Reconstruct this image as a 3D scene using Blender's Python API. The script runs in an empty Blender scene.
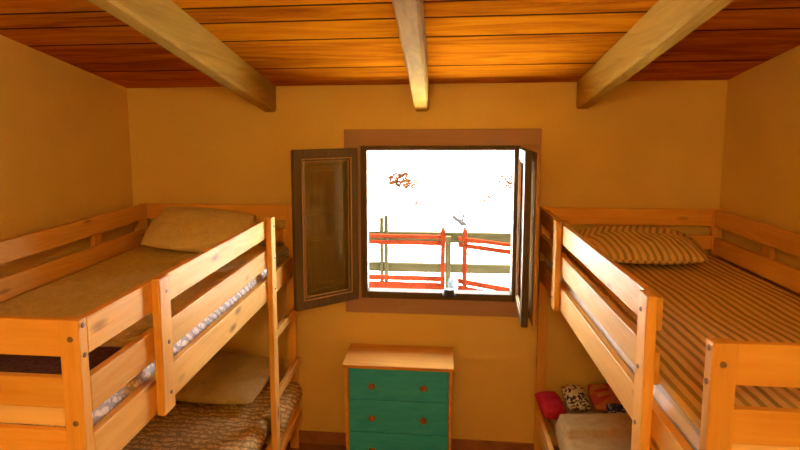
import bpy, bmesh, math, random
from mathutils import Vector, Matrix, noise
import numpy as np

C = bpy.context.scene.collection
random.seed(7)
PI = math.pi

# ------------------------------------------------------------------ camera
CAM = Vector((0.0, -3.3245, 1.9586))
FPX, YAW, PITCH, ROLL, PX, PY = 575.46, 0.1137, -0.1163, -0.0056, 372.98, 194.07
FWD = Vector((-math.sin(YAW) * math.cos(PITCH), math.cos(YAW) * math.cos(PITCH), math.sin(PITCH)))
_r = FWD.cross(Vector((0, 0, 1))).normalized()
_u = _r.cross(FWD)
RIGHT = math.cos(ROLL) * _r + math.sin(ROLL) * _u
UP = -math.sin(ROLL) * _r + math.cos(ROLL) * _u
cd = bpy.data.cameras.new('camera')
cam = bpy.data.objects.new('camera', cd)
C.objects.link(cam)
cd.sensor_fit = 'HORIZONTAL'
cd.sensor_width = 36.0
cd.lens = FPX * 36.0 / 800.0
cd.shift_x = (400.0 - PX) / 800.0
cd.shift_y = -(225.0 - PY) / 800.0
cd.clip_start = 0.02
cd.clip_end = 400
cam.matrix_world = Matrix(((RIGHT.x, UP.x, -FWD.x, CAM.x), (RIGHT.y, UP.y, -FWD.y, CAM.y),
                           (RIGHT.z, UP.z, -FWD.z, CAM.z), (0, 0, 0, 1)))
bpy.context.scene.camera = cam

# ------------------------------------------------------------------ materials
def nodes(name):
    m = bpy.data.materials.new(name)
    m.use_nodes = True
    nt = m.node_tree
    nt.nodes.clear()
    out = nt.nodes.new('ShaderNodeOutputMaterial')
    b = nt.nodes.new('ShaderNodeBsdfPrincipled')
    nt.links.new(b.outputs[0], out.inputs[0])
    return m, nt, b

def N(nt, typ, **kw):
    n = nt.nodes.new(typ)
    for k, v in kw.items():
        setattr(n, k, v)
    return n

def L(nt, a, b):
    nt.links.new(a, b)

def ramp(nt, fac, stops, interp='LINEAR'):
    r = N(nt, 'ShaderNodeValToRGB')
    r.color_ramp.interpolation = interp
    el = r.color_ramp.elements
    while len(el) < len(stops):
        el.new(0.5)
    for e, (p, c) in zip(el, stops):
        e.position = p
        e.color = (c[0], c[1], c[2], 1)
    L(nt, fac, r.inputs[0])
    return r.outputs[0]

def mixc(nt, fac, a, b, mode='MIX'):
    m = N(nt, 'ShaderNodeMix', data_type='RGBA', blend_type=mode)
    for sock, v in ((m.inputs[0], fac), (m.inputs[6], a), (m.inputs[7], b)):
        if hasattr(v, 'default_value'):
            L(nt, v, sock)
        elif isinstance(v, (int, float)):
            sock.default_value = v
        else:
            sock.default_value = (v[0], v[1], v[2], 1)
    return m.outputs[2]

def mth(nt, op, a, b=None, c=None):
    m = N(nt, 'ShaderNodeMath', operation=op)
    for i, v in enumerate((a, b, c)):
        if v is None:
            continue
        if hasattr(v, 'default_value'):
            L(nt, v, m.inputs[i])
        else:
            m.inputs[i].default_value = v
    return m.outputs[0]

def coords(nt, scale=(1, 1, 1), rnd=True, rot=(0, 0, 0)):
    tc = N(nt, 'ShaderNodeTexCoord')
    src = tc.outputs['Object']
    if rnd:
        oi = N(nt, 'ShaderNodeObjectInfo')
        s = N(nt, 'ShaderNodeVectorMath', operation='SCALE')
        s.inputs[0].default_value = (37.0, 53.0, 71.0)
        L(nt, oi.outputs['Random'], s.inputs['Scale'])
        a = N(nt, 'ShaderNodeVectorMath', operation='ADD')
        L(nt, src, a.inputs[0])
        L(nt, s.outputs[0], a.inputs[1])
        src = a.outputs[0]
    mp = N(nt, 'ShaderNodeMapping')
    mp.inputs['Scale'].default_value = scale
    mp.inputs['Rotation'].default_value = rot
    L(nt, src, mp.inputs[0])
    return mp.outputs[0]

def noise_tex(nt, vec, scale, detail=4, rough=.55, dist=0.0):
    n = N(nt, 'ShaderNodeTexNoise')
    n.inputs['Scale'].default_value = scale
    n.inputs['Detail'].default_value = detail
    n.inputs['Roughness'].default_value = rough
    n.inputs['Distortion'].default_value = dist
    L(nt, vec, n.inputs['Vector'])
    return n.outputs[0]

def bump(nt, b, h, strength=.3, dist=.01):
    n = N(nt, 'ShaderNodeBump')
    n.inputs['Strength'].default_value = strength
    n.inputs['Distance'].default_value = dist
    L(nt, h, n.inputs['Height'])
    L(nt, n.outputs[0], b.inputs['Normal'])

def wood(name, axis, light, dark, knot=None, rough=.45, scale=1.0, contrast=.5, spec=.10, knot_amount=.42):
    """wood with the grain running along one local axis"""
    m, nt, b = nodes(name)
    k = {'x': 0, 'y': 1, 'z': 2}[axis]
    sc = [14.0 * scale] * 3
    sc[k] = 1.1 * scale
    v = coords(nt, sc)
    n1 = noise_tex(nt, v, 1.6, 5, .6, 1.2)
    sc2 = [60.0 * scale] * 3
    sc2[k] = 2.5 * scale
    v2 = coords(nt, sc2)
    n2 = noise_tex(nt, v2, 1.4, 3, .6)
    f = mth(nt, 'ADD', mth(nt, 'MULTIPLY', n1, .75), mth(nt, 'MULTIPLY', n2, .25))
    col = ramp(nt, f, [(.5 - contrast * .35, dark), (.5 + contrast * .35, light)])
    oi = N(nt, 'ShaderNodeObjectInfo')
    tone = mth(nt, 'MULTIPLY_ADD', oi.outputs['Random'], .22, .86)
    vt = N(nt, 'ShaderNodeVectorMath', operation='SCALE')
    L(nt, col, vt.inputs[0])
    L(nt, tone, vt.inputs['Scale'])
    col = vt.outputs[0]
    if knot:
        sk = [9.0] * 3
        sk[k] = 3.2
        sk[1 if axis == 'x' else 0] = .01
        vk = coords(nt, sk)
        vo = N(nt, 'ShaderNodeTexVoronoi')
        vo.inputs['Scale'].default_value = 1.0
        L(nt, vk, vo.inputs['Vector'])
        sepc = N(nt, 'ShaderNodeSeparateColor')
        L(nt, vo.outputs['Color'], sepc.inputs[0])
        on = mth(nt, 'LESS_THAN', sepc.outputs[0], knot_amount)
        d = mth(nt, 'ADD', vo.outputs['Distance'], mth(nt, 'MULTIPLY', mth(nt, 'SUBTRACT', n2, .5), .12))
        near = ramp(nt, d, [(.04, (1, 1, 1)), (.17, (0, 0, 0))])
        kf = mth(nt, 'MULTIPLY', mth(nt, 'MULTIPLY', near, on), .85)
        col = mixc(nt, kf, col, knot)
    L(nt, col, b.inputs['Base Color'])
    b.inputs['Roughness'].default_value = rough
    b.inputs['Specular IOR Level'].default_value = spec
    bump(nt, b, n2, .15, .004)
    return m

PINE_L, PINE_D, PINE_K = (.90, .585, .165), (.75, .39, .075), (.20, .06, .012)
PINE = {a: wood('pine_' + a, a, PINE_L, PINE_D, PINE_K) for a in 'xyz'}
M_PALE = wood('pale_pine', 'x', (.95, .80, .55), (.86, .66, .40), None, .5)
M_BEAM = wood('beam_wood', 'y', (.60, .38, .045), (.30, .175, .018), (.12, .07, .03), .8, .8, .8, .1, .06)
M_TOPWOOD = wood('chest_top_pine', 'x', (.84, .48, .12), (.62, .28, .05), (.24, .09, .02), .5, 1.0, .6)
M_CASING = wood('casing_wood', 'x', (.46, .31, .24), (.38, .245, .19), None, .6, 1.2, .7)
M_DARKF = wood('dark_frame_wood', 'z', (.15, .11, .055), (.085, .06, .03), None, .5, 1.2, .7)
M_PANELW = wood('shutter_wood', 'z', (.60, .38, .17), (.38, .21, .09), None, .55, 1.2, .8)
M_BEAD = wood('bead_wood', 'z', (.62, .38, .13), (.40, .22, .07), None, .4)
M_FENCE = wood('weathered_fence_wood', 'x', (.027, .023, .0105), (.014, .012, .0055), None, .85, 1.0, .8, .0)

def flat(name, col, rough=.6, metal=0.0, var=0.0, nscale=20, bmp=0.0, spec=.4):
    m, nt, b = nodes(name)
    b.inputs['Roughness'].default_value = rough
    b.inputs['Metallic'].default_value = metal
    b.inputs['Specular IOR Level'].default_value = spec
    v = coords(nt)
    n = noise_tex(nt, v, nscale, 4, .6)
    lo = [c * (1 - var) for c in col]
    hi = [min(1, c * (1 + var)) for c in col]
    L(nt, ramp(nt, n, [(.35, lo), (.65, hi)]), b.inputs['Base Color'])
    if bmp:
        bump(nt, b, n, bmp, .01)
    return m

def plaster():
    m, nt, b = nodes('yellow_painted_plaster')
    v = coords(nt, rnd=False)
    big = noise_tex(nt, v, 1.7, 4, .6)
    fine = noise_tex(nt, v, 55, 5, .7)
    col = ramp(nt, big, [(.3, (.75, .595, .205)), (.7, (.82, .66, .25))])
    L(nt, col, b.inputs['Base Color'])
    b.inputs['Roughness'].default_value = .9
    b.inputs['Specular IOR Level'].default_value = .15
    h = mth(nt, 'ADD', mth(nt, 'MULTIPLY', fine, .5), noise_tex(nt, v, 9, 3))
    bump(nt, b, h, .25, .012)
    return m

M_WALL = plaster()
M_BRASS = flat('bolt_steel', (.32, .27, .19), .4, .7)
M_RED = flat('red_paint', (.058, .0092, .0036), .8, 0, .2, 12, 0, .0)
M_BLACK = flat('black_plastic', (.03, .03, .03), .5)
M_PALEBLUE = flat('pale_blue_cloth', (.035, .048, .066), .8, 0, .3, 30, 0, 0)
M_LEAF = flat('dry_leaves', (.024, .0085, .0022), .8, 0, .3, 9, 0, 0)
M_TWIG = flat('grey_twig', (.014, .013, .0125), .9, 0, .2, 9, 0, 0)
M_GROUND = flat('pale_dry_ground', (.80, .78, .75), .95, 0, .05, .6)
M_EXT = flat('exterior_render', (.75, .70, .60), .9, 0, .05, 3)
M_KNOB = flat('brown_painted_knob', (.30, .13, .06), .5, 0, .3, 60)
M_MATT = flat('mattress_ticking', (.58, .43, .26), .9, 0, .04, 12, .3)

def terracotta(name, c1, c2, sx, sy, mortar):
    m, nt, b = nodes(name)
    v = coords(nt, rnd=False)
    br = N(nt, 'ShaderNodeTexBrick')
    br.offset = 0.0
    br.inputs['Scale'].default_value = 1.0
    br.inputs['Brick Width'].default_value = sx
    br.inputs['Row Height'].default_value = sy
    br.inputs['Mortar Size'].default_value = .006
    br.inputs['Color1'].default_value = (*c1, 1)
    br.inputs['Color2'].default_value = (*c2, 1)
    br.inputs['Mortar'].default_value = (*mortar, 1)
    L(nt, v, br.inputs['Vector'])
    n = noise_tex(nt, v, 14, 4)
    col = mixc(nt, .35, br.outputs[0], ramp(nt, n, [(.3, [c * .6 for c in c1]), (.7, c2)]))
    L(nt, col, b.inputs['Base Color'])
    b.inputs['Roughness'].default_value = .5
    bump(nt, b, br.outputs[1], -.3, .004)
    return m

M_FLOOR = terracotta('terracotta_floor', (.30, .13, .07), (.36, .17, .09), .30, .30, (.22, .16, .11))
M_SKIRT = flat('terracotta_skirting', (.34, .16, .085), .55, 0, .2, 10)

def chest_paint():
    m, nt, b = nodes('worn_teal_paint')
    v = coords(nt, (3.0, 10, 14.0))
    n = noise_tex(nt, v, 3.0, 5, .65, .6)
    v2 = coords(nt)
    n2 = noise_tex(nt, v2, 70, 4, .7)
    col = ramp(nt, n, [(.25, (.014, .42, .85)), (.55, (.03, .54, .95)), (.8, (.06, .62, .90))])
    worn = ramp(nt, mth(nt, 'ADD', mth(nt, 'MULTIPLY', n, .6), mth(nt, 'MULTIPLY', n2, .5)), [(.68, (0, 0, 0)), (.78, (1, 1, 1))])
    L(nt, mixc(nt, mth(nt, 'MULTIPLY', worn, .45), col, (.33, .30, .16)), b.inputs['Base Color'])
    b.inputs['Roughness'].default_value = .6
    bump(nt, b, n, .2, .004)
    return m

M_TEAL = chest_paint()

def ceiling_mat():
    m, nt, b = nodes('varnished_ceiling_planks')
    v = coords(nt, (.9, 6.5, 6.5), rnd=False)
    n1 = noise_tex(nt, v, 1.5, 6, .62, 1.4)
    v2 = coords(nt, (3.0, 45, 45), rnd=False)
    n2 = noise_tex(nt, v2, 1.3, 4, .6)
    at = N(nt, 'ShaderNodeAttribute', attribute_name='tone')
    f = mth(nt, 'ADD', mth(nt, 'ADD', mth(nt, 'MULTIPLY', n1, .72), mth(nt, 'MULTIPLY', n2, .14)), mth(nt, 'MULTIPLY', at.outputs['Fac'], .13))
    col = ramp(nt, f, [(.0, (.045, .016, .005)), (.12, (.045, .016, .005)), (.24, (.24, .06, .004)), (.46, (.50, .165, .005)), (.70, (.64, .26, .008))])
    vk = coords(nt, (2.0, 6.5, 6.5), rnd=False)
    vo = N(nt, 'ShaderNodeTexVoronoi')
    vo.inputs['Scale'].default_value = 1.0
    L(nt, vk, vo.inputs['Vector'])
    sc = N(nt, 'ShaderNodeSeparateColor')
    L(nt, vo.outputs['Color'], sc.inputs[0])
    on = mth(nt, 'LESS_THAN', sc.outputs[1], .25)
    d = mth(nt, 'ADD', vo.outputs['Distance'], mth(nt, 'MULTIPLY', n2, .1))
    kn = mth(nt, 'MULTIPLY', ramp(nt, d, [(.07, (1, 1, 1)), (.16, (0, 0, 0))]), on)
    col = mixc(nt, mth(nt, 'MULTIPLY', kn, .8), col, (.10, .03, .01))
    L(nt, col, b.inputs['Base Color'])
    b.inputs['Roughness'].default_value = .65
    b.inputs['Specular IOR Level'].default_value = .0
    bump(nt, b, n2, .15, .004)
    return m

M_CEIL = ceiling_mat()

def stripes(name, base, line, period, axis=0, duty=.33, rough=.9):
    """woven stripes that run along the bed"""
    m, nt, b = nodes(name)
    uv = N(nt, 'ShaderNodeUVMap')
    sp = N(nt, 'ShaderNodeSeparateXYZ')
    L(nt, uv.outputs[0], sp.inputs[0])
    v = coords(nt)
    wob = mth(nt, 'MULTIPLY', mth(nt, 'SUBTRACT', noise_tex(nt, v, 7, 2), .5), .012)
    x = mth(nt, 'DIVIDE', mth(nt, 'ADD', sp.outputs[axis], wob), period)
    fr = mth(nt, 'FRACT', x)
    tri = mth(nt, 'ABSOLUTE', mth(nt, 'SUBTRACT', fr, .5))
    s1 = ramp(nt, tri, [(duty * .5, (1, 1, 1)), (duty * .5 + .10, (0, 0, 0))])
    fr2 = mth(nt, 'FRACT', mth(nt, 'MULTIPLY', x, .25))
    amt = mth(nt, 'MULTIPLY_ADD', fr2, .35, .62)
    weave = noise_tex(nt, v, 260, 2, .7)
    col = mixc(nt, mth(nt, 'MULTIPLY', s1, amt), base, line)
    col = mixc(nt, .22, col, ramp(nt, weave, [(.3, [c * .55 for c in base]), (.7, base)]), 'MIX')
    L(nt, col, b.inputs['Base Color'])
    b.inputs['Roughness'].default_value = rough
    b.inputs['Specular IOR Level'].default_value = .1
    bump(nt, b, mth(nt, 'ADD', noise_tex(nt, v, 18, 4, .6), mth(nt, 'MULTIPLY', weave, .15)), .35, .02)
    return m

M_STRIPE = stripes('striped_bedspread', (.88, .70, .34), (.25, .17, .06), .036)
M_STRIPE_P = stripes('striped_pillowcase', (.86, .71, .38), (.26, .20, .08), .033)
M_SHEET_R = stripes('blue_striped_sheet', (.88, .86, .85), (.42, .50, .62), .05, 1, .3)

def cloth(name, c1, c2, scale=30, fold=.5, weave=300):
    m, nt, b = nodes(name)
    v = coords(nt)
    n = noise_tex(nt, v, scale, 5, .65)
    w = noise_tex(nt, v, weave, 2, .7)
    f = mth(nt, 'ADD', mth(nt, 'MULTIPLY', n, .55), mth(nt, 'MULTIPLY', w, .45))
    L(nt, ramp(nt, f, [(.36, c1), (.64, c2)]), b.inputs['Base Color'])
    b.inputs['Roughness'].default_value = .95
    b.inputs['Specular IOR Level'].default_value = .08
    bump(nt, b, mth(nt, 'ADD', noise_tex(nt, v, 12, 4, .6), mth(nt, 'MULTIPLY', w, .12)), fold, .03)
    return m

M_TAUPE = cloth('olive_taupe_blanket', (.60, .53, .23), (.82, .73, .34))
M_TAUPE_P = cloth('taupe_pillowcase', (.74, .65, .36), (.88, .79, .48))
M_BEIGE = cloth('beige_blanket', (.46, .31, .11), (.60, .43, .18), 24, .4)
M_PURPLE = cloth('dark_purple_cloth', (.05, .025, .05), (.17, .09, .12), 60)
M_CRIMSON = cloth('crimson_cloth', (.36, .012, .02), (.52, .03, .04), 12)
M_GREYPIL = cloth('grey_green_pillowcase', (.54, .46, .22), (.70, .60, .32), 10, 1.0)

def leafy(name, base, line, scale):
    m, nt, b = nodes(name)
    v = coords(nt)
    vo = N(nt, 'ShaderNodeTexVoronoi', feature='DISTANCE_TO_EDGE')
    vo.inputs['Scale'].default_value = scale
    nn = N(nt, 'ShaderNodeTexNoise')
    nn.inputs['Scale'].default_value = 9
    L(nt, v, nn.inputs['Vector'])
    vv = mixc(nt, .14, v, nn.outputs[1], 'ADD')
    L(nt, vv, vo.inputs['Vector'])
    wv = N(nt, 'ShaderNodeTexWave', wave_type='RINGS')
    wv.inputs['Scale'].default_value = scale * .45
    wv.inputs['Distortion'].default_value = 6
    wv.inputs['Detail'].default_value = 2
    L(nt, v, wv.inputs['Vector'])
    e = ramp(nt, vo.outputs['Distance'], [(.03, (1, 1, 1)), (.11, (0, 0, 0))])
    w = ramp(nt, wv.outputs[1], [(.62, (0, 0, 0)), (.78, (1, 1, 1))])
    f = mth(nt, 'MULTIPLY', mth(nt, 'MAXIMUM', e, w), .75)
    L(nt, mixc(nt, f, base, line), b.inputs['Base Color'])
    b.inputs['Roughness'].default_value = .9
    b.inputs['Specular IOR Level'].default_value = .1
    bump(nt, b, noise_tex(nt, v, 14, 4, .6), .5, .03)
    return m

M_LEAFSHEET = leafy('white_leaf_print_sheet', (.90, .88, .86), (.34, .36, .42), 24)
M_PAISLEY = leafy('paisley_quilt_print', (.78, .58, .24), (.28, .18, .06), 27)

def floral():
    m, nt, b = nodes('orange_floral_print')
    v = coords(nt)
    vo = N(nt, 'ShaderNodeTexVoronoi')
    vo.inputs['Scale'].default_value = 17
    L(nt, v, vo.inputs['Vector'])
    sc = N(nt, 'ShaderNodeSeparateColor')
    L(nt, vo.outputs['Color'], sc.inputs[0])
    col = ramp(nt, sc.outputs[0], [(0, (.55, .07, .05)), (.3, (.60, .18, .05)), (.55, (.58, .09, .13)), (.8, (.62, .30, .10))], 'CONSTANT')
    L(nt, col, b.inputs['Base Color'])
    b.inputs['Roughness'].default_value = .9
    return m

M_FLORAL = floral()

def spotted(name, a, c, scale, thr):
    m, nt, b = nodes(name)
    v = coords(nt)
    n = noise_tex(nt, v, scale, 2, .5, 1.5)
    L(nt, ramp(nt, n, [(thr - .02, a), (thr + .02, c)]), b.inputs['Base Color'])
    b.inputs['Roughness'].default_value = .9
    return m

M_ZEBRA = spotted('cream_black_print', (.06, .05, .05), (.75, .70, .52), 34, .5)
M_NAVY = spotted('navy_speckled_print', (.02, .03, .07), (.45, .50, .55), 46, .6)

def glass():
    m, nt, b = nodes('window_glass')
    b.inputs['Base Color'].default_value = (1, 1, 1, 1)
    tr = N(nt, 'ShaderNodeBsdfTransparent')
    tr.inputs[0].default_value = (.90, .95, .92, 1)
    gl = N(nt, 'ShaderNodeBsdfGlossy')
    gl.inputs['Roughness'].default_value = .03
    fr = N(nt, 'ShaderNodeFresnel')
    fr.inputs[0].default_value = 1.5
    mx = N(nt, 'ShaderNodeMixShader')
    L(nt, fr.outputs[0], mx.inputs[0])
    L(nt, tr.outputs[0], mx.inputs[1])
    L(nt, gl.outputs[0], mx.inputs[2])
    L(nt, mx.outputs[0], nt.nodes['Material Output'].inputs[0])
    return m

M_GLASS = glass()

# ------------------------------------------------------------------ object helpers
def link(o, parent=None):
    C.objects.link(o)
    if parent is not None:
        o.parent = parent
    return o

def tag(o, label=None, cat=None, group=None, kind=None):
    if label: o['label'] = label
    if cat: o['category'] = cat
    if group: o['group'] = group
    if kind: o['kind'] = kind
    return o

def wpos(o):
    p = Vector(o.location)
    q = o.parent
    while q is not None:
        p = p + Vector(q.location)
        q = q.parent
    return p

def empty(name, loc, parent=None):
    o = bpy.data.objects.new(name, None)
    o.location = loc
    o.empty_display_size = .05
    return link(o, parent)

def mesh_obj(name, bm, mat, parent=None, origin=None, smooth=False, mats=None):
    """bm is in world coordinates; origin becomes the object's own origin"""
    if origin is None:
        xs = [v.co for v in bm.verts]
        origin = Vector([(min(c[i] for c in xs) + max(c[i] for c in xs)) / 2 for i in range(3)])
    origin = Vector(origin)
    bmesh.ops.translate(bm, verts=bm.verts, vec=-origin)
    bmesh.ops.recalc_face_normals(bm, faces=bm.faces)
    me = bpy.data.meshes.new(name)
    bm.to_mesh(me)
    bm.free()
    for mm in (mats or [mat]):
        me.materials.append(mm)
    if smooth:
        for p in me.polygons:
            p.use_smooth = True
    o = bpy.data.objects.new(name, me)
    o.location = origin - (wpos(parent) if parent is not None else Vector((0, 0, 0)))
    return link(o, parent)

def add_box(bm, x0, x1, y0, y1, z0, z1, bevel=0.0, seg=2):
    x0, x1 = min(x0, x1), max(x0, x1)
    y0, y1 = min(y0, y1), max(y0, y1)
    z0, z1 = min(z0, z1), max(z0, z1)
    r = bmesh.ops.create_cube(bm, size=1.0)
    vs = r['verts']
    bmesh.ops.scale(bm, vec=(x1 - x0, y1 - y0, z1 - z0), verts=vs)
    bmesh.ops.translate(bm, vec=((x0 + x1) / 2, (y0 + y1) / 2, (z0 + z1) / 2), verts=vs)
    if bevel > 0:
        es = list({e for v in vs for e in v.link_edges})
        r2 = bmesh.ops.bevel(bm, geom=es, offset=bevel, segments=seg, affect='EDGES', profile=.5)
        vs = list({v for f in r2['faces'] for v in f.verts} | {v for v in vs if v.is_valid})
    return vs

def box(name, mat, parent, x0, x1, y0, y1, z0, z1, bevel=.003, seg=2):
    bm = bmesh.new()
    add_box(bm, x0, x1, y0, y1, z0, z1, bevel, seg)
    return mesh_obj(name, bm, mat, parent)

def add_cyl(bm, p0, p1, r0, r1=None, seg=12):
    p0, p1 = Vector(p0), Vector(p1)
    d = p1 - p0
    q = Vector((0, 0, 1)).rotation_difference(d.normalized()).to_matrix().to_4x4()
    return bmesh.ops.create_cone(bm, cap_ends=True, segments=seg, radius1=r0, radius2=r0 if r1 is None else r1,
                                 depth=d.length, matrix=Matrix.Translation((p0 + p1) / 2) @ q)['verts']

def bolt(parent, p, axis, r=.008):
    """a round bolt head with a hex socket ring, standing a little proud"""
    bm = bmesh.new()
    d = Vector(axis)
    p = Vector(p)
    add_cyl(bm, p - d * .002, p + d * .003, r, r * .8, 14)
    add_cyl(bm, p + d * .003, p + d * .004, r * .45, r * .3, 6)
    return mesh_obj('bolt', bm, M_BRASS, parent)

def at(x, y, axis, val):
    d = FWD + RIGHT * ((x - PX) / FPX) - UP * ((y - PY) / FPX)
    t = (val - CAM[axis]) / d[axis]
    return CAM + d * t

# ------------------------------------------------------------------ room shell
XL, XR, YB, YR = -1.8662, 1.5354, 0.0, -4.75
T = .09
def zc(y): return 2.1968 - .1629 * y
WX0, WX1, WZ0, WZ1 = -.462, .470, .936, 1.862          # opening in the wall
HT = 3.25

bm = bmesh.new()
add_box(bm, XL - .2, WX0, YB, YB + T, -.05, HT)
add_box(bm, WX1, XR + .2, YB, YB + T, -.05, HT)
add_box(bm, WX0, WX1, YB, YB + T, -.05, WZ0)
add_box(bm, WX0, WX1, YB, YB + T, WZ1, HT)
tag(mesh_obj('wall_back', bm, M_WALL, origin=(0, 0, 0)), kind='structure')
for nm, x0, x1 in (('wall_left', XL - .2, XL), ('wall_right', XR, XR + .2)):
    bm = bmesh.new()
    add_box(bm, x0, x1, YR, YB, -.05, HT)
    tag(mesh_obj(nm, bm, M_WALL, origin=(0, 0, 0)), kind='structure')
bm = bmesh.new()
add_box(bm, XL - .2, XR + .2, YR - .2, YR, -.05, HT)
tag(mesh_obj('wall_rear', bm, M_WALL, origin=(0, 0, 0)), kind='structure')
bm = bmesh.new()
add_box(bm, XL, XR, YR, YB, -.05, 0)
tag(mesh_obj('floor', bm, M_FLOOR, origin=(0, 0, 0)), kind='structure')
# planked, sloping ceiling
seams = [0.0, -.384, -.838, -1.066, -1.225, -1.55, -1.86, -2.2, -2.5, -2.85, -3.2, -3.5, -3.85, -4.2, -4.5, YR]
bm = bmesh.new()
lay = bm.faces.layers.float.new('tone')
for a, b_ in zip(seams[:-1], seams[1:]):
    g = .004
    y0, y1 = a - g, b_ + g
    t = random.random() - .5
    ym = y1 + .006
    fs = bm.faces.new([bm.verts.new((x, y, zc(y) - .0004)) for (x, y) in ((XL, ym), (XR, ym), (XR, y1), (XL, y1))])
    fs[lay] = -6  # dark strip along the plank edge, seam shade painted in
    vs = []
    for dz in (0.0, .03):
        for (x, y) in ((XL, y0), (XR, y0), (XR, y1), (XL, y1)):
            vs.append(bm.verts.new((x, y, zc(y) + dz)))
    for q in ((0, 1, 2, 3), (4, 5, 6, 7), (0, 1, 5, 4), (1, 2, 6, 5), (2, 3, 7, 6), (3, 0, 4, 7)):
        f = bm.faces.new([vs[i] for i in q])
        f[lay] = t if q == (0, 1, 2, 3) else -6  # plank sides near black, gap shade put into the colour
# roof boarding above the planks
vs = [bm.verts.new((x, y, zc(y) + dz)) for dz in (.03, .12) for (x, y) in ((XL - .2, .3), (XR + .2, .3), (XR + .2, YR - .2), (XL - .2, YR - .2))]
for q in ((0, 1, 2, 3), (4, 5, 6, 7), (0, 1, 5, 4), (1, 2, 6, 5), (2, 3, 7, 6), (3, 0, 4, 7)):
    f = bm.faces.new([vs[i] for i in q])
    f[lay] = -6  # boarding darkened too, painted shade behind the seams
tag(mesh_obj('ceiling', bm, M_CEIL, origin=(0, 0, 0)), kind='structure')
# skirting
H = .08
bm = bmesh.new(); add_box(bm, XL + .012, XR - .012, YB - .012, YB, 0, H, .003)
tag(mesh_obj('baseboard_back', bm, M_SKIRT, origin=(0, 0, 0)), kind='structure')
bm = bmesh.new(); add_box(bm, XL, XL + .008, YR, YB, 0, H, .002)
tag(mesh_obj('baseboard_left', bm, M_SKIRT, origin=(0, 0, 0)), kind='structure')
bm = bmesh.new(); add_box(bm, XR - .006, XR, YR, YB, 0, H, .002)
tag(mesh_obj('baseboard_right', bm, M_SKIRT, origin=(0, 0, 0)), kind='structure')

# beams
def beam(x0, x1, dz0, label):
    bm = bmesh.new()
    n = 26
    rings = []
    for i in range(n + 1):
        y = YB + (YR - YB) * i / n
        e = .004
        j = [noise.noise((x0 * 9 + k * 7, y * 3.1, 0)) * e for k in range(6)]
        zb = zc(y) - dz0
        rings.append([bm.verts.new(p) for p in (
            (x0 + j[0], y, zc(y) - .001), (x0 + j[1], y, zb + .012 + j[4]), (x0 + .01 + j[1], y, zb + j[5]),
            (x1 - .01 + j[2], y, zb + j[5]), (x1 + j[2], y, zb + .012 + j[4]), (x1 + j[3], y, zc(y) - .001))])
    for a, b_ in zip(rings[:-1], rings[1:]):
        for k in range(6):
            bm.faces.new((a[k], a[(k + 1) % 6], b_[(k + 1) % 6], b_[k]))
    bm.faces.new(rings[0]); bm.faces.new(rings[-1])
    return tag(mesh_obj('ceiling_beam', bm, M_BEAM), label, 'beam', 'wooden ceiling beams')
beam(-1.022, -.948, .148, 'rough sawn wooden ceiling beam above the left bunk bed')
beam(-.138, -.057, .152, 'rough sawn wooden ceiling beam in the middle, pointing at the window')
beam(.754, .826, .148, 'rough sawn wooden ceiling beam above the right bunk bed')

# ------------------------------------------------------------------ window
win = empty('window_1', (0, 0, WZ0)); tag(win, kind='structure')
bm = bmesh.new()      # flat brown casing on the wall
cx0, cx1, cz0, cz1 = -.5455, .5701, .8562, 1.9443
add_box(bm, cx0, cx1, -.018, -.0005, WZ1 - .012, cz1, .003)
add_box(bm, cx0, cx1, -.018, -.0005, cz0, WZ0 + .012, .003)
add_box(bm, cx0, WX0 + .012, -.018, -.0005, WZ0 + .012, WZ1 - .012, .003)
add_box(bm, WX1 - .012, cx1, -.018, -.0005, WZ0 + .012, WZ1 - .012, .003)
mesh_obj('casing', bm, M_CASING, win)
bm = bmesh.new()      # fixed dark frame
fx0, fx1, fz0, fz1 = -.412, .424, .989, 1.822
add_box(bm, WX0 + .012, fx0, -.022, .06, WZ0 + .012, WZ1 - .012, .004)
add_box(bm, fx1, WX1 - .012, -.022, .06, WZ0 + .012, WZ1 - .012, .004)
add_box(bm, fx0, fx1, -.022, .06, fz1, WZ1 - .012, .004)
add_box(bm, fx0, fx1, -.022, .06, WZ0 + .012, fz0, .004)
add_box(bm, fx0 + .001, fx1 - .001, -.030, -.022, WZ0 + .016, WZ0 + .026, .002)   # lip on the lower rail
mesh_obj('frame', bm, M_DARKF, win)
bm = bmesh.new()      # catch for the bolt, in the middle of the lower rail
p = at(449, 293, 1, -.03)
add_cyl(bm, (p.x, -.045, .985), (p.x, -.045, 1.022), .038, .028, 16)
add_box(bm, p.x - .03, p.x + .03, -.05, -.0225, .97, .988, .003)
mesh_obj('latch', bm, M_BLACK, win)

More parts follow.
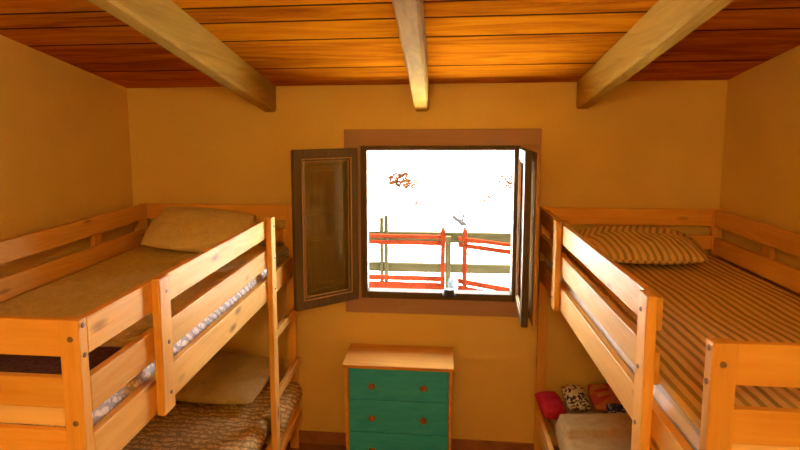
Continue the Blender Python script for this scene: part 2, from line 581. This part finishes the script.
def casement(hx, hy, ang, width, z0, z1, flip, shutter_len, shutter_ang):
    """a glazed sash standing open, with a panelled wooden shutter folded behind its glass"""
    R_ = Matrix.Translation((hx, hy, 0)) @ Matrix.Rotation(ang, 4, 'Z')
    th, st, rl = .034, .058, .062
    def place(bm): bmesh.ops.transform(bm, matrix=R_, verts=bm.verts)
    bm = bmesh.new()
    s = flip           # the seen outer face lies at local y = 0, the thickness goes to s
    add_box(bm, 0, st, 0, s * th, z0, z1, .004)
    add_box(bm, width - st, width, 0, s * th, z0, z1, .004)
    add_box(bm, st, width - st, 0, s * th, z0, z0 + rl, .004)
    add_box(bm, st, width - st, 0, s * th, z1 - rl, z1, .004)
    place(bm)
    c = mesh_obj('casement', bm, M_DARKF, win)
    bm = bmesh.new()   # paler glazing beads, two thin steps
    for (o, w, d0) in ((0.0, .006, -.003), (.016, .005, .004)):
        xa, xb, za, zb = st - .012 + o, width - st + .012 - o, z0 + rl - .012 + o, z1 - rl + .012 - o
        for b_ in ((xa, xa + w, za, zb), (xb - w, xb, za, zb), (xa + w, xb - w, za, za + w), (xa + w, xb - w, zb - w, zb)):
            add_box(bm, b_[0], b_[1], s * d0, s * (d0 + .006), b_[2], b_[3], .001, 1)
    place(bm)
    mesh_obj('glazing_bead', bm, M_BEAD, c)
    bm = bmesh.new()
    add_box(bm, st - .006, width - st + .006, s * .014, s * .018, z0 + rl - .006, z1 - rl + .006)
    place(bm)
    mesh_obj('glass_pane', bm, M_GLASS, c)
    # shutter leaf behind
    R2 = Matrix.Translation(R_ @ Vector((0.0, s * (th + .007), 0))) @ Matrix.Rotation(shutter_ang, 4, 'Z')
    bm = bmesh.new()
    w2, t2 = shutter_len, .020
    za, zb = z0 + .01, z1 - .008
    zm = za + (zb - za) * .52
    for b_ in ((0, .075, za, zb), (w2 - .075, w2, za, zb), (.075, w2 - .075, za, za + .085), (.075, w2 - .075, zb - .085, zb),
               (.075, w2 - .075, zm - .06, zm + .06)):
        add_box(bm, b_[0], b_[1], 0, s * t2, b_[2], b_[3], .003, 1)
    add_box(bm, .075, w2 - .075, s * .007, s * .014, za + .085, zb - .085)
    for (p0, p1) in ((za + .085, zm - .06), (zm + .06, zb - .085)):
        add_box(bm, .10, w2 - .10, s * .003, s * .017, p0 + .03, p1 - .03, .003, 1)
    bmesh.ops.transform(bm, matrix=R2, verts=bm.verts)
    mesh_obj('wooden_shutter', bm, M_PANELW, c)
    bm = bmesh.new()   # two barrel hinges
    for z in (z0 + .12, z1 - .12):
        add_cyl(bm, R_ @ Vector((-.006, s * .006, z - .03)), R_ @ Vector((-.006, s * .006, z + .03)), .006, None, 10)
    mesh_obj('hinge', bm, M_BRASS, c)
    return c
# left leaf swings to (-.77, -.29); right leaf stands almost straight into the room
la = math.atan2(-.275, -.310)
casement(-.462, -.034, la, .414, .945, 1.838, -1, .40, la - .01)
ra = math.atan2(-.41, -.026)
casement(.446, -.034, ra, .41, .945, 1.838, 1, .425, ra + .035)

# ------------------------------------------------------------------ bunk beds
W = .955
YN, YF = -2.1, -.04         # outer faces of the two ends

def bunk(plane, d, rails, support_y, stile_y, gap, label):
    def X(a): return plane + d * a
    root = empty('bunk_bed', (X(W / 2), (YN + YF) / 2, 0))
    tag(root, label, 'bunk bed', 'pine bunk beds')
    PT = .034
    outd = -d
    # posts
    for (a0, a1) in ((0, .051), (W - .051, W)):
        for (y0, y1) in ((YN, YN + PT), (YF - PT, YF)):
            p = box('post', PINE['z'], root, X(a0), X(a1), y0, y1, 0, 1.508)
            if y0 == YN:
                for z in (1.462, 1.252, 1.13, .26):
                    bolt(p, (X((a0 + a1) / 2 - .003), YN, z), (0, -1, 0))
                if a0 == 0:
                    for z in (1.492, 1.418, 1.146):
                        bolt(p, (X(0), YN + PT / 2, z), (outd, 0, 0), .007)
    # long boards, open side
    y0, y1 = YN + PT, YF - PT
    ra, rb = rails
    for (z0, z1) in ((1.415, 1.506), (1.264, 1.356)):
        box('guard_rail', PINE['y'], root, X(0), X(.024), ra, rb, z0, z1)
    box('side_rail', PINE['y'], root, X(0), X(.026), y0 + .0005, y1 - .0005, 1.098, 1.208)
    box('side_rail', PINE['y'], root, X(0), X(.026), y0 + .0005, y1 - .0005, .215, .325)
    # wall side
    for (z0, z1) in ((1.415, 1.506), (1.264, 1.356)):
        box('guard_rail', PINE['y'], root, X(W - .046), X(W - .022), y0 + .0005, y1 - .0005, z0, z1)
    box('side_rail', PINE['y'], root, X(W - .026), X(W), y0 + .0005, y1 - .0005, 1.098, 1.208)
    box('side_rail', PINE['y'], root, X(W - .026), X(W), y0 + .0005, y1 - .0005, .215, .325)
    for yy in (-.53, -1.62):
        box('rail_support', PINE['z'], root, X(W - .0215), X(W), yy - .035, yy + .035, 1.2085, 1.5)
    # ends
    for ye in (YN + .006, YF - PT + .006):
        for (z0, z1) in ((1.415, 1.506), (1.285, 1.362), (1.098, 1.226)):
            box('end_rail', PINE['x'], root, X(.0515), X(W - .0515), ye, ye + .022, z0, z1)
        box('end_rail', PINE['x'], root, X(.0515), X(W - .0515), ye, ye + .022, .215, .325)
    box('end_board', M_PALE, root, X(.052), X(W - .052), YN + .0285, YN + .0355, 1.2265, 1.288, .001)
    # upright that ties the guard rails together
    sp = box('rail_support', PINE['z'], root, X(-.0275), X(-.0003), support_y - .036, support_y + .036, 1.092, 1.516, .005)
    for z in (1.47, 1.31, 1.15):
        bolt(sp, (X(-.0275), support_y + .008, z), (outd, 0, 0), .007)
    # ladder: one stile to the floor, rungs across to the corner post
    lad = empty('ladder', Vector((X(-.015), stile_y, 0)) - wpos(root), root)
    stl = box('stile', PINE['z'], lad, X(-.0285), X(-.0003), stile_y - .036, stile_y + .036, 0, 1.516, .005)
    for z in (1.47, 1.31, 1.15):
        bolt(stl, (X(-.0285), stile_y + .008, z), (outd, 0, 0), .007)
    g0, g1 = gap
    for z in (.24, .57, .90):
        box('rung', PINE['y'], lad, X(-.026), X(-.001), g0, g1, z - .022, z + .022, .004)
    # slatted bases
    for z in (1.104, .245):
        bm = bmesh.new()
        n = 14
        for i in range(n):
            yy = y0 + .06 + (y1 - y0 - .12) * i / (n - 1)
            add_box(bm, X(.027), X(W - .027), yy - .035, yy + .035, z, z + .016, .002, 1)
        mesh_obj('slat_base', bm, PINE['x'], root)
    return X

XLB = bunk(-.8416, -1, (YN + .0345, -.545), -1.72, -.58, (-.543, YF - .0345),
           'pine bunk bed along the left wall, ladder at the window end')
XRB = bunk(.5705, 1, (-1.77, YF - .0345), -.585, -1.765, (YN + .0345, -1.802),
           'pine bunk bed along the right wall, opening at the near end')

# ------------------------------------------------------------------ bedding
def slab(name, mat, x0, x1, y0, y1, z0, z1, wob=.004, freq=5.0, nx=40, ny=80, seed=0.0, rnd=.03, mats=None, parent=None, uvswap=False,
         top=None):
    """closed soft slab: rounded rim, gently uneven skin; top(u,v,x,y) may add height"""
    x0, x1 = min(x0, x1), max(x0, x1)
    bm = bmesh.new()
    uvl = bm.loops.layers.uv.new('UVMap')
    cz = (z0 + z1) / 2
    hz = (z1 - z0) / 2
    r = min(rnd, hz)
    def pt(i, j, side):
        u, v = i / nx, j / ny
        x, y = x0 + (x1 - x0) * u, y0 + (y1 - y0) * v
        ex = min(x - x0, x1 - x); ey = min(y - y0, y1 - y)
        e = min(ex, ey)
        drop = 0.0
        if e < r:
            drop = r - math.sqrt(max(0, r * r - (r - e) ** 2))
        n = noise.noise((x * freq + seed, y * freq, seed * 1.7)) * wob + noise.noise((x * freq * 3, y * freq * 3 + seed, 3.3)) * wob * .35
        if side > 0:
            z = z1 - drop + (n - wob if e > r * .3 else 0)
            if top: z += top(u, v, x, y)
        else:
            z = z0 + drop * .6
        return Vector((x, y, z))
    grid = {}
    for s in (1, -1):
        for i in range(nx + 1):
            for j in range(ny + 1):
                grid[(s, i, j)] = bm.verts.new(pt(i, j, s))
    def face(vs):
        f = bm.faces.new(vs)
        for lp in f.loops:
            c = lp.vert.co
            lp[uvl].uv = (c.x, c.y) if not uvswap else (c.y, c.z)
    for s in (1, -1):
        for i in range(nx):
            for j in range(ny):
                q = [grid[(s, i, j)], grid[(s, i + 1, j)], grid[(s, i + 1, j + 1)], grid[(s, i, j + 1)]]
                face(q if s > 0 else q[::-1])
    rim = [(i, 0) for i in range(nx)] + [(nx, j) for j in range(ny)] + [(i, ny) for i in range(nx, 0, -1)] + [(0, j) for j in range(ny, 0, -1)]
    for a, b_ in zip(rim, rim[1:] + rim[:1]):
        face([grid[(1, *a)], grid[(-1, *a)], grid[(-1, *b_)], grid[(1, *b_)]])
    return mesh_obj(name, bm, mat, parent, smooth=True)

def mattress(X, z0, z1, mat, label, group, a0=.028, wrinkle=True):
    """mattress in a fitted sheet: the sides bulge and pucker a little"""
    bm = bmesh.new()
    uvl = bm.loops.layers.uv.new('UVMap')
    ya, yb = YN + .040, YF - .040
    xa, xb = X(a0), X(W - .052)
    sgn = 1 if xb > xa else -1
    prof = []
    loops = []
    nlong, nshort = 150, 60
    def ring(t):      # t in 0..1 from bottom to top
        pts = []
        bulge = math.sin(t * PI) * .012 - .012
        def add(x, y, nx_, ny_):
            k = noise.noise((x * 9, y * 16, t * 2.2)) * .6 + noise.noise((x * 25, y * 38, t * 4)) * .4
            o = bulge + (k * .007 - .004 if wrinkle else 0) * math.sin(max(.15, t) * PI)
            z = z0 + (z1 - z0) * t
            pts.append(bm.verts.new((x + nx_ * o, y + ny_ * o, z)))
        for i in range(nlong): add(xa, ya + (yb - ya) * i / nlong, -sgn, 0)
        for i in range(nshort): add(xa + (xb - xa) * i / nshort, yb, 0, 1)
        for i in range(nlong): add(xb, yb + (ya - yb) * i / nlong, sgn, 0)
        for i in range(nshort): add(xb + (xa - xb) * i / nshort, ya, 0, -1)
        return pts
    ts = [0, .06, .15, .28, .4, .52, .64, .76, .88, .95, 1.0]
    rs = [ring(t) for t in ts]
    # shrink first and last ring for the rounded rims
    for r_, k in ((rs[0], .985), (rs[-1], .975)):
        c = Vector(((xa + xb) / 2, (ya + yb) / 2, 0))
        for v in r_:
            v.co.x = c.x + (v.co.x - c.x) * k
            v.co.y = c.y + (v.co.y - c.y) * (1 - (1 - k) * .5)
    for a, b_ in zip(rs[:-1], rs[1:]):
        n = len(a)
        for i in range(n):
            bm.faces.new((a[i], a[(i + 1) % n], b_[(i + 1) % n], b_[i]))
    bm.faces.new(rs[0][::-1]); bm.faces.new(rs[-1])
    for f in bm.faces:
        for lp in f.loops:
            c = lp.vert.co
            lp[uvl].uv = (c.x, c.z + c.y * .012)
    return tag(mesh_obj('mattress', bm, mat, smooth=True), label, 'mattress', group)

mattress(XLB, 1.121, 1.258, M_LEAFSHEET, 'upper left mattress in a white sheet with grey leaf print', 'bunk mattresses')
mattress(XRB, 1.121, 1.252, M_SHEET_R, 'upper right mattress in a pale sheet with blue grey stripes', 'bunk mattresses')
mattress(XLB, .262, .405, M_MATT, 'lower left mattress under the paisley quilt', 'bunk mattresses', a0=.068, wrinkle=False)
mattress(XRB, .262, .405, M_MATT, 'lower right mattress under the folded beige blanket', 'bunk mattresses', a0=.068, wrinkle=False)

b = slab('blanket', M_TAUPE, XLB(.034), XLB(W - .056), YN + .046, YF - .05, 1.259, 1.277, .007, 4.0, seed=1.3, rnd=.02)
tag(b, 'plain olive brown blanket over the upper left bunk', 'blanket')
b = slab('bedspread', M_STRIPE, XRB(.034), XRB(W - .056), YN + .046, YF - .05, 1.253, 1.270, .006, 4.0, seed=4.1, rnd=.02)
tag(b, 'beige and brown striped bedspread over the upper right bunk', 'bedspread')
b = slab('folded_blanket', M_PURPLE, XLB(.05), XLB(.86), YN + .05, -1.76, 1.278, 1.318, .006, 9.0, 50, 24, 2.2, .018)
tag(b, 'dark purple folded blanket at the near foot of the upper left bunk', 'blanket')

def draped(name, mat, X, a0, a1, y0, y1, ztop, drop_a, drop_y, th, label, cat, seed, wob=.008, topfn=None):
    """a quilt lying on the lower mattress and hanging over its open side"""
    bm = bmesh.new()
    uvl = bm.loops.layers.uv.new('UVMap')
    nx, ny = 60, 90
    g = {}
    L_ = abs(a1 - a0)
    for i in range(nx + 1):
        s = -drop_a + (L_ + drop_a) * i / nx      # arc position across; negative hangs down
        for j in range(ny + 1):
            y = y0 + (y1 - y0) * j / ny
            n = noise.noise((s * 6 + seed, y * 6, seed)) * wob + noise.noise((s * 17, y * 17 + seed, 5)) * wob * .4
            if s >= .03:
                a = a0 + s; z = ztop
            else:
                q = max(0.0, min(1.0, (.03 - s) / .05))
                ang = q * PI / 2
                a = a0 + .03 - math.sin(ang) * .032
                z = ztop - (1 - math.cos(ang)) * .032 - max(0, -s - .02)
                a -= (.002 + noise.noise((y * 9, seed, 1)) * .005) * (1 if s < 0 else 0) * min(1, -s * 9) if s < 0 else 0
            zz = z + (n if s > .03 else 0)
            if topfn: zz += topfn(s, y) if s > .02 else 0
            v = bm.verts.new((X(a) + (n * .8 * -1 if s < 0 else 0), y, zz))
            g[(i, j)] = v
    for i in range(nx):
        for j in range(ny):
            f = bm.faces.new((g[(i, j)], g[(i + 1, j)], g[(i + 1, j + 1)], g[(i, j + 1)]))
            for lp in f.loops:
                c = lp.vert.co
                lp[uvl].uv = (c.x, c.y)
    o = mesh_obj(name, bm, mat, smooth=True)
    md = o.modifiers.new('thickness', 'SOLIDIFY')
    md.thickness = th
    md.offset = 0
    return tag(o, label, cat)

draped('quilt', M_PAISLEY, XLB, .052, W - .075, YN + .06, YF - .06, .430, .07, 0, .010,
       'paisley quilt on the lower left bunk, hanging over its side', 'quilt', 3.0, .010)

QUILT = bpy.context.scene.objects['quilt']
bm = bmesh.new()
nx, ny = 26, 40
g = {}
for i in range(nx + 1):
    t = i / nx
    for j in range(ny + 1):
        v_ = j / ny
        y = -.530 + .440 * v_
        wv = noise.noise((y * 11, t * 2, 3.3)) * .010
        drop = .095 + noise.noise((y * 6, 1.0, 0)) * .03
        if t < .3:
            a, z = .075 - t / .3 * .085, .4405 + .004 * math.sin(t / .3 * PI) - (t / .3) ** 3 * .018
        else:
            q = (t - .3) / .7
            a, z = -.010 - .014 * math.sin(q * PI) - .004, .4225 - drop * q
            a += min(0, wv * q)
        g[(i, j)] = bm.verts.new((XLB(a), y, z))
for i in range(nx):
    for j in range(ny):
        bm.faces.new((g[(i, j)], g[(i + 1, j)], g[(i + 1, j + 1)], g[(i, j + 1)]))
fl = mesh_obj('hanging_corner', bm, M_PAISLEY, QUILT, smooth=True)
md = fl.modifiers.new('thickness', 'SOLIDIFY'); md.thickness = .009; md.offset = 0

def fold_top(s, y):
    # turned-back edge, a second layer nearest the pillows
    return .022 * math.sin(max(0, min(1, s / .85)) * PI) + (.030 * min(1, (y + .57) / .02) if y > -.57 else 0)
draped('blanket', M_BEIGE, XRB, .052, W - .07, YN + .05, -.385, .430, .07, 0, .010,
       'plain beige blanket with a turned back edge on the lower right bunk', 'blanket', 8.0, .008, fold_top)

def pillow(name, mat, loc, size, rot, label, seed=0.0, cat='pillow', group=None, puff=1.0, pinch=.16):
    """a filled pillowcase: pinched corners, a seam all round, creased skin"""
    lx, ly, lz = size
    n = 40
    bm = bmesh.new()
    uvl = bm.loops.layers.uv.new('UVMap')
    def P(u, v, s):
        # u,v in -1..1
        cu = 1 - pinch * (v * v) * .45
        cv = 1 - pinch * (u * u) * .45
        x = u * cu * lx / 2
        y = v * cv * ly / 2
        h = (max(0, 1 - abs(u) ** 2.6) ** .55) * (max(0, 1 - abs(v) ** 2.6) ** .55)
        k = 1 + noise.noise((u * 2.2 + seed, v * 2.2, s * 3 + seed)) * .14 + noise.noise((u * 6 + seed, v * 6, s)) * .05
        z = s * h * lz / 2 * k * (puff if s > 0 else .75)
        return Vector((x, y, z))
    g = {}
    for s in (1, -1):
        for i in range(n + 1):
            for j in range(n + 1):
                edge = i in (0, n) or j in (0, n)
                if s < 0 and edge:
                    g[(s, i, j)] = g[(1, i, j)]
                else:
                    g[(s, i, j)] = bm.verts.new(P(-1 + 2 * i / n, -1 + 2 * j / n, s))
    for s in (1, -1):
        for i in range(n):
            for j in range(n):
                q = [g[(s, i, j)], g[(s, i + 1, j)], g[(s, i + 1, j + 1)], g[(s, i, j + 1)]]
                f = bm.faces.new(q if s > 0 else q[::-1])
                for lp in f.loops:
                    c = lp.vert.co
                    lp[uvl].uv = (c.x - s * abs(c.y) * .35, c.y)
    o = mesh_obj(name, bm, mat, smooth=True, origin=(0, 0, 0))
    o.rotation_euler = rot
    o.location = loc
    return tag(o, label, cat, group)

pillow('pillow', M_TAUPE_P, (-1.345, -.235, 1.385), (.60, .36, .13), (math.radians(30), math.radians(4), math.radians(-2)),
       'plain olive brown pillow leaning on the head board of the upper left bunk', 1.0)
pillow('pillow', M_STRIPE_P, (1.02, -.290, 1.348), (.58, .42, .15), (math.radians(9), 0, math.radians(-3)),
       'striped pillow on the upper right bunk', 2.0)
pillow('pillow', M_GREYPIL, (-1.255, -.285, .535), (.62, .44, .13), (math.radians(12), math.radians(-1), math.radians(-5)),
       'grey green pillow lying on the paisley quilt of the lower left bunk', 3.0)
def low(px, py, y): return tuple(at(px, py, 1, y))
pillow('cushion', M_CRIMSON, low(551, 405.3, -.255), (.135, .20, .09), (math.radians(14), 0, math.radians(8)),
       'crimson cushion at the window end of the lower right bunk', 4.0, 'cushion')
pillow('cushion', M_ZEBRA, low(575.5, 398, -.17), (.128, .19, .09), (math.radians(16), 0, math.radians(2)),
       'cream and black patterned cushion between the crimson and orange ones', 5.0, 'cushion')
pillow('cushion', M_FLORAL, low(629, 399, -.17), (.42, .22, .10), (math.radians(14), 0, math.radians(-2)),
       'orange and pink floral cushion behind the beige blanket', 6.0, 'cushion')
pillow('cushion', M_NAVY, low(622, 413, -.325), (.15, .11, .05), (math.radians(24), 0, math.radians(-6)),
       'small navy speckled cushion leaning on the orange floral one', 7.0, 'cushion')

# ------------------------------------------------------------------ chest of drawers
ch = empty('chest_of_drawers', (-.2, -.17, 0))
tag(ch, 'small chest with teal painted drawers and orange pine top under the window', 'chest of drawers')
cx0, cx1, cyf, cyb, ctop = -.505, .083, -.318, -.016, .662
bm = bmesh.new()
sd = .018
add_box(bm, cx0, cx0 + sd, cyf + .003, cyb, 0, ctop - .02, .002, 1)
add_box(bm, cx1 - sd, cx1, cyf + .003, cyb, 0, ctop - .02, .002, 1)
add_box(bm, cx0 + sd, cx1 - sd, cyb - .008, cyb, .04, ctop - .02)
add_box(bm, cx0 + sd, cx1 - sd, cyf + .012, cyf + .028, 0, .075, .002, 1)
add_box(bm, cx0 + sd, cx1 - sd, cyf + .020, cyb - .008, .06, .075)
mesh_obj('body', bm, M_TOPWOOD, ch)
box('top', M_TOPWOOD, ch, cx0 - .014, cx1 + .010, cyf - .014, cyb + .002, ctop - .0195, ctop, .004)
dz = [(.082, .268), (.2715, .4575), (.461, .638)]
for (z0, z1) in dz:
    dr = box('drawer', M_TEAL, ch, cx0 + sd + .002, cx1 - sd - .002, cyf, cyf + .018, z0, z1, .003)
    bm = bmesh.new()
    add_box(bm, cx0 + sd + .012, cx1 - sd - .012, cyf + .0185, cyb - .03, z0 + .012, z1 - .02)
    mesh_obj('drawer_box', bm, M_TOPWOOD, dr)
    for kx in (-.355, -.072):
        zk = (z0 + z1) / 2 - .004
        bm = bmesh.new()
        add_cyl(bm, (kx, cyf + .001, zk), (kx, cyf - .012, zk), .009, .008, 16)
        add_cyl(bm, (kx, cyf - .010, zk), (kx, cyf - .018, zk), .013, .019, 20)
        add_cyl(bm, (kx, cyf - .018, zk), (kx, cyf - .026, zk), .019, .011, 20)
        mesh_obj('knob', bm, M_KNOB, dr, smooth=False)

# ------------------------------------------------------------------ outside
bm = bmesh.new()
gx = [-60, -20, -8, -3, 3, 8, 20, 60]
vs = {}
ys = [.09, 4, 10, 20, 40, 80]
for i, x in enumerate(gx):
    for j, y in enumerate(ys):
        vs[(i, j)] = bm.verts.new((x, y, -.001 if y < 20 else (y - 20) * .12))
for i in range(len(gx) - 1):
    for j in range(len(ys) - 1):
        bm.faces.new((vs[(i, j)], vs[(i + 1, j)], vs[(i + 1, j + 1)], vs[(i, j + 1)]))
tag(mesh_obj('ground', bm, M_GROUND, origin=(0, 0, 0)), kind='structure')

fence = empty('wooden_fence', (0, 2.16, 0))
tag(fence, 'weathered grey brown wooden rail fence outside the window', 'fence')
YW = 2.2
def zpx(x, y, Y): return at(x, y, 1, Y).z
def rail_px(name, mat, parent, xa, ya0, ya1, xb, yb0, yb1, Y, th, extra=1.2):
    """a straight board seen between two columns of the photograph, carried on past the view"""
    a0, a1 = at(xa, ya0, 1, Y), at(xa, ya1, 1, Y)
    b0, b1 = at(xb, yb0, 1, Y), at(xb, yb1, 1, Y)
    t = (b0 - a0) / (b0.x - a0.x)
    z0 = (a0.z + b0.z) / 2; z1 = (a1.z + b1.z) / 2
    return box(name, mat, parent, a0.x - extra, b0.x + extra, Y, Y + th, z1, z0, .006)
rail_px('rail', M_FENCE, fence, 371, 231.5, 242, 512, 233.5, 244, YW, .05, .5)
rail_px('rail', M_FENCE, fence, 371, 263, 272, 512, 265, 274, YW, .05, .5)
for (x0, x1, yt) in ((380, 383.6, 217), (384.4, 388.2, 215), (445.5, 451, 236)):
    a, b_ = at(x0, 240, 1, YW - .03), at(x1, 240, 1, YW - .03)
    zt = at(x0, yt, 1, YW - .03).z
    box('post', M_FENCE, fence, a.x, b_.x, YW - .07, YW - .001, 0, zt, .006)
for px in (-1.02, 1.12):
    box('post', M_FENCE, fence, px - .04, px + .04, YW - .07, YW - .001, 0, .95, .006)

def railing(label, pa, pb, post_at_a, post_px, extend):
    """red bars from pa towards pb (plan points), with an end post by the gap"""
    root = empty('railing', (pa[0], pa[1], 0))
    tag(root, label, 'railing', 'red railings outside the window')
    A, B = Vector((pa[0], pa[1], 0)), Vector((pb[0], pb[1], 0))
    d = (B - A).normalized()
    B = B + d * extend
    n = Vector((d.y, -d.x, 0))
    def bar(name, z0, z1, th=.022, off=0):
        bm = bmesh.new()
        add_box(bm, 0, (B - A).length, -th / 2, th / 2, z0, z1, .004)
        M_ = Matrix.Translation(A + n * off) @ Matrix.Rotation(math.atan2(d.y, d.x), 4, 'Z')
        bmesh.ops.transform(bm, matrix=M_, verts=bm.verts)
        return mesh_obj(name, bm, M_RED, root)
    bar('top_rail', 1.004, 1.036)
    bar('top_rail', .946, .984)
    bar('lower_rail', .630, .676)
    bar('lower_rail', .530, .618)
    bar('lower_rail', .440, .520)
    q = at(post_px, 240, 1, A.y - .022)
    zt = at(post_px, 229.5, 1, A.y - .022).z
    p = box('post', M_RED, root, q.x - .020, q.x + .020, A.y - .042, A.y - .0125, 0, zt, .004)
    box('post_cap', M_BLACK, p, q.x - .017, q.x + .017, A.y - .04, A.y - .015, zt + .0005, zt + .025, .005)
    e = A + d * ((B - A).length - .05)
    box('post', M_RED, root, e.x - .02, e.x + .02, e.y - .042, e.y - .0125, 0, 1.0, .004)
    return root
YRD = 1.55
pA = at(444, 240, 1, YRD); pB = at(366, 238, 1, YRD)
railing('red painted railing outside, on the left of the gap', (pA.x, YRD), (pB.x, YRD + .015), True, 443, .45)
pC = at(458.5, 241, 1, 1.50)
railing('red painted railing outside, on the right of the gap', (pC.x, 1.50), (.62, 1.22), True, 465, .45)

# pale blue rag knotted round the post by the gap
bm = bmesh.new()
q = at(452, 281, 1, 1.44)
prev = None
nn = 12
for i in range(nn + 1):
    t = i / nn
    z = .70 - .21 * t
    w = .016 + .020 * math.sin(t * PI) + .012 * noise.noise((t * 5, 2, 1))
    cx_ = q.x + .028 * noise.noise((t * 3, 9, 4))
    ring = [bm.verts.new((cx_ + w * math.cos(a) * (1 + .3 * math.sin(3 * a)), 1.41 + .02 * math.sin(a), z)) for a in [k * PI / 5 for k in range(10)]]
    if prev:
        for k in range(10):
            bm.faces.new((prev[k], prev[(k + 1) % 10], ring[(k + 1) % 10], ring[k]))
    else:
        bm.faces.new(ring)
    prev = ring
bm.faces.new(prev)
add_cyl(bm, (q.x - .03, 1.415, .692), (q.x + .03, 1.415, .700), .006, .006, 8)
tag(mesh_obj('rag', bm, M_PALEBLUE, smooth=True), 'pale blue rag hanging in the gap between the red railings', 'rag')

def shrub(px, py, size, label, n=110, seed=0):
    rnd = random.Random(seed)
    g = at(px, py, 2, 0.0)
    bm = bmesh.new()
    for i in range(n):
        a = rnd.uniform(0, 2 * PI)
        r = size * .5 * math.sqrt(rnd.random())
        h = size * rnd.uniform(.05, .6)
        c = Vector((g.x + r * math.cos(a), g.y + r * math.sin(a), h))
        s = size * rnd.uniform(.07, .15)
        d1 = Vector((rnd.uniform(-1, 1), rnd.uniform(-1, 1), rnd.uniform(-1, 1))).normalized() * s
        d2 = Vector((rnd.uniform(-1, 1), rnd.uniform(-1, 1), rnd.uniform(-1, 1))).normalized() * s
        v = [bm.verts.new(c - d1), bm.verts.new(c + d2 * .5), bm.verts.new(c + d1), bm.verts.new(c - d2 * .5)]
        bm.faces.new(v)
    for i in range(7):
        a = rnd.uniform(0, 2 * PI)
        add_cyl(bm, (g.x, g.y, -.01), (g.x + size * .35 * math.cos(a), g.y + size * .35 * math.sin(a), size * .5), size * .012, size * .006, 5)
    return tag(mesh_obj('dry_shrub', bm, M_LEAF, origin=(g.x, g.y, 0)), label, 'shrub', 'dry shrubs on the bright ground')
shrub(399, 187, .75, 'brown dry shrub, largest of the shrubs seen through the window', 260, 1)
shrub(411, 190, .55, 'brown dry shrub just right of the largest one', 150, 2)
shrub(417, 206, .28, 'tiny brown dry shrub nearest the fence, below the largest shrub', 140, 3)
shrub(487, 204, .35, 'faint brown dry shrub on the right half of the bright ground', 130, 4)
shrub(509, 188, .65, 'faint brown dry shrub beside the right window leaf', 180, 5)
bm = bmesh.new()
a, b_ = at(453, 216, 2, 0.03), at(464, 224.5, 2, 0.03)
add_cyl(bm, a, b_, .035, .06, 7)
add_cyl(bm, b_ + (a - b_) * .15, b_ + (a - b_) * .15 + Vector((.12, .1, .75)), .03, .012, 6)
add_cyl(bm, a + (b_ - a) * .4, a + (b_ - a) * .4 + Vector((-.25, .2, .2)), .018, .008, 6)
tag(mesh_obj('branch', bm, M_TWIG), 'grey dead branch lying on the bright ground beyond the gap', 'branch')

# added unseen screens outside, cutting the sideways daylight through the window
bm = bmesh.new(); add_box(bm, -1.62, -1.5, .0905, 1.30, -.05, 2.6)
tag(mesh_obj('light_screen_left', bm, M_DARKF, origin=(0, 0, 0)), kind='structure')
bm = bmesh.new(); add_box(bm, 1.5, 1.62, .0905, 1.30, -.05, 2.6)
tag(mesh_obj('light_screen_right', bm, M_DARKF, origin=(0, 0, 0)), kind='structure')
# outer window sill
bm = bmesh.new()
add_box(bm, WX0 - .03, WX1 + .03, .0905, .17, .905, .94, .004)
tag(mesh_obj('trim_1', bm, M_EXT), kind='structure')

# ------------------------------------------------------------------ light
w = bpy.data.worlds.new('world')
bpy.context.scene.world = w
w.use_nodes = True
bg = w.node_tree.nodes['Background']
bg.inputs[0].default_value = (.93, .95, 1.0, 1)
bg.inputs[1].default_value = 12.0
sd_ = bpy.data.lights.new('sun', 'SUN')
sd_.energy = 130.0
sd_.angle = .01
sd_.color = (1, .96, .9)
sun = link(bpy.data.objects.new('sun', sd_))
sun.rotation_euler = Vector((-.24, .05, -.97)).to_track_quat('-Z', 'Y').to_euler()

# added unseen globe behind the camera, warm fill light for the room
lamp = empty('fill_lamp', (-.1, -4.0, 2.42))
tag(lamp, 'added warm fill globe, out of view in the rear half of the room', 'lamp')
m, nt, b = nodes('fill_lamp_glow')
b.inputs['Base Color'].default_value = (.9, .8, .6, 1)
b.inputs['Emission Color'].default_value = (1, .56, .13, 1)
b.inputs['Emission Strength'].default_value = 80.0
bm = bmesh.new()
bmesh.ops.create_uvsphere(bm, u_segments=24, v_segments=14, radius=.14, matrix=Matrix.Translation((-.1, -4.0, 2.42)))
mesh_obj('globe', bm, m, lamp, smooth=True)
bm = bmesh.new()
add_cyl(bm, (-.1, -4.0, 2.558), (-.1, -4.0, zc(-4.0) - .002), .004, .004, 8)
add_cyl(bm, (-.1, -4.0, zc(-4.0) - .03), (-.1, -4.0, zc(-4.0) - .012), .05, .05, 16)
mesh_obj('cord', bm, M_BLACK, lamp)

pt = bpy.data.lights.new('window_portal', 'AREA')
pt.shape = 'RECTANGLE'
pt.size = fx1 - fx0
pt.size_y = fz1 - fz0
pt.cycles.is_portal = True
po = link(bpy.data.objects.new('window_portal', pt))
po.location = ((fx0 + fx1) / 2, .075, (fz0 + fz1) / 2)
po.rotation_euler = (-PI / 2, 0, 0)

# ------------------------------------------------------------------ view
sc = bpy.context.scene
sc.view_settings.view_transform = 'Standard'
sc.view_settings.look = 'None'
sc.view_settings.gamma = 1.0
sc.view_settings.exposure = 0.1
sc.view_settings.use_curve_mapping = False
sc.cycles.use_denoising = True
sc.cycles.max_bounces = 12
sc.cycles.diffuse_bounces = 8
sc.cycles.sample_clamp_indirect = 40.0
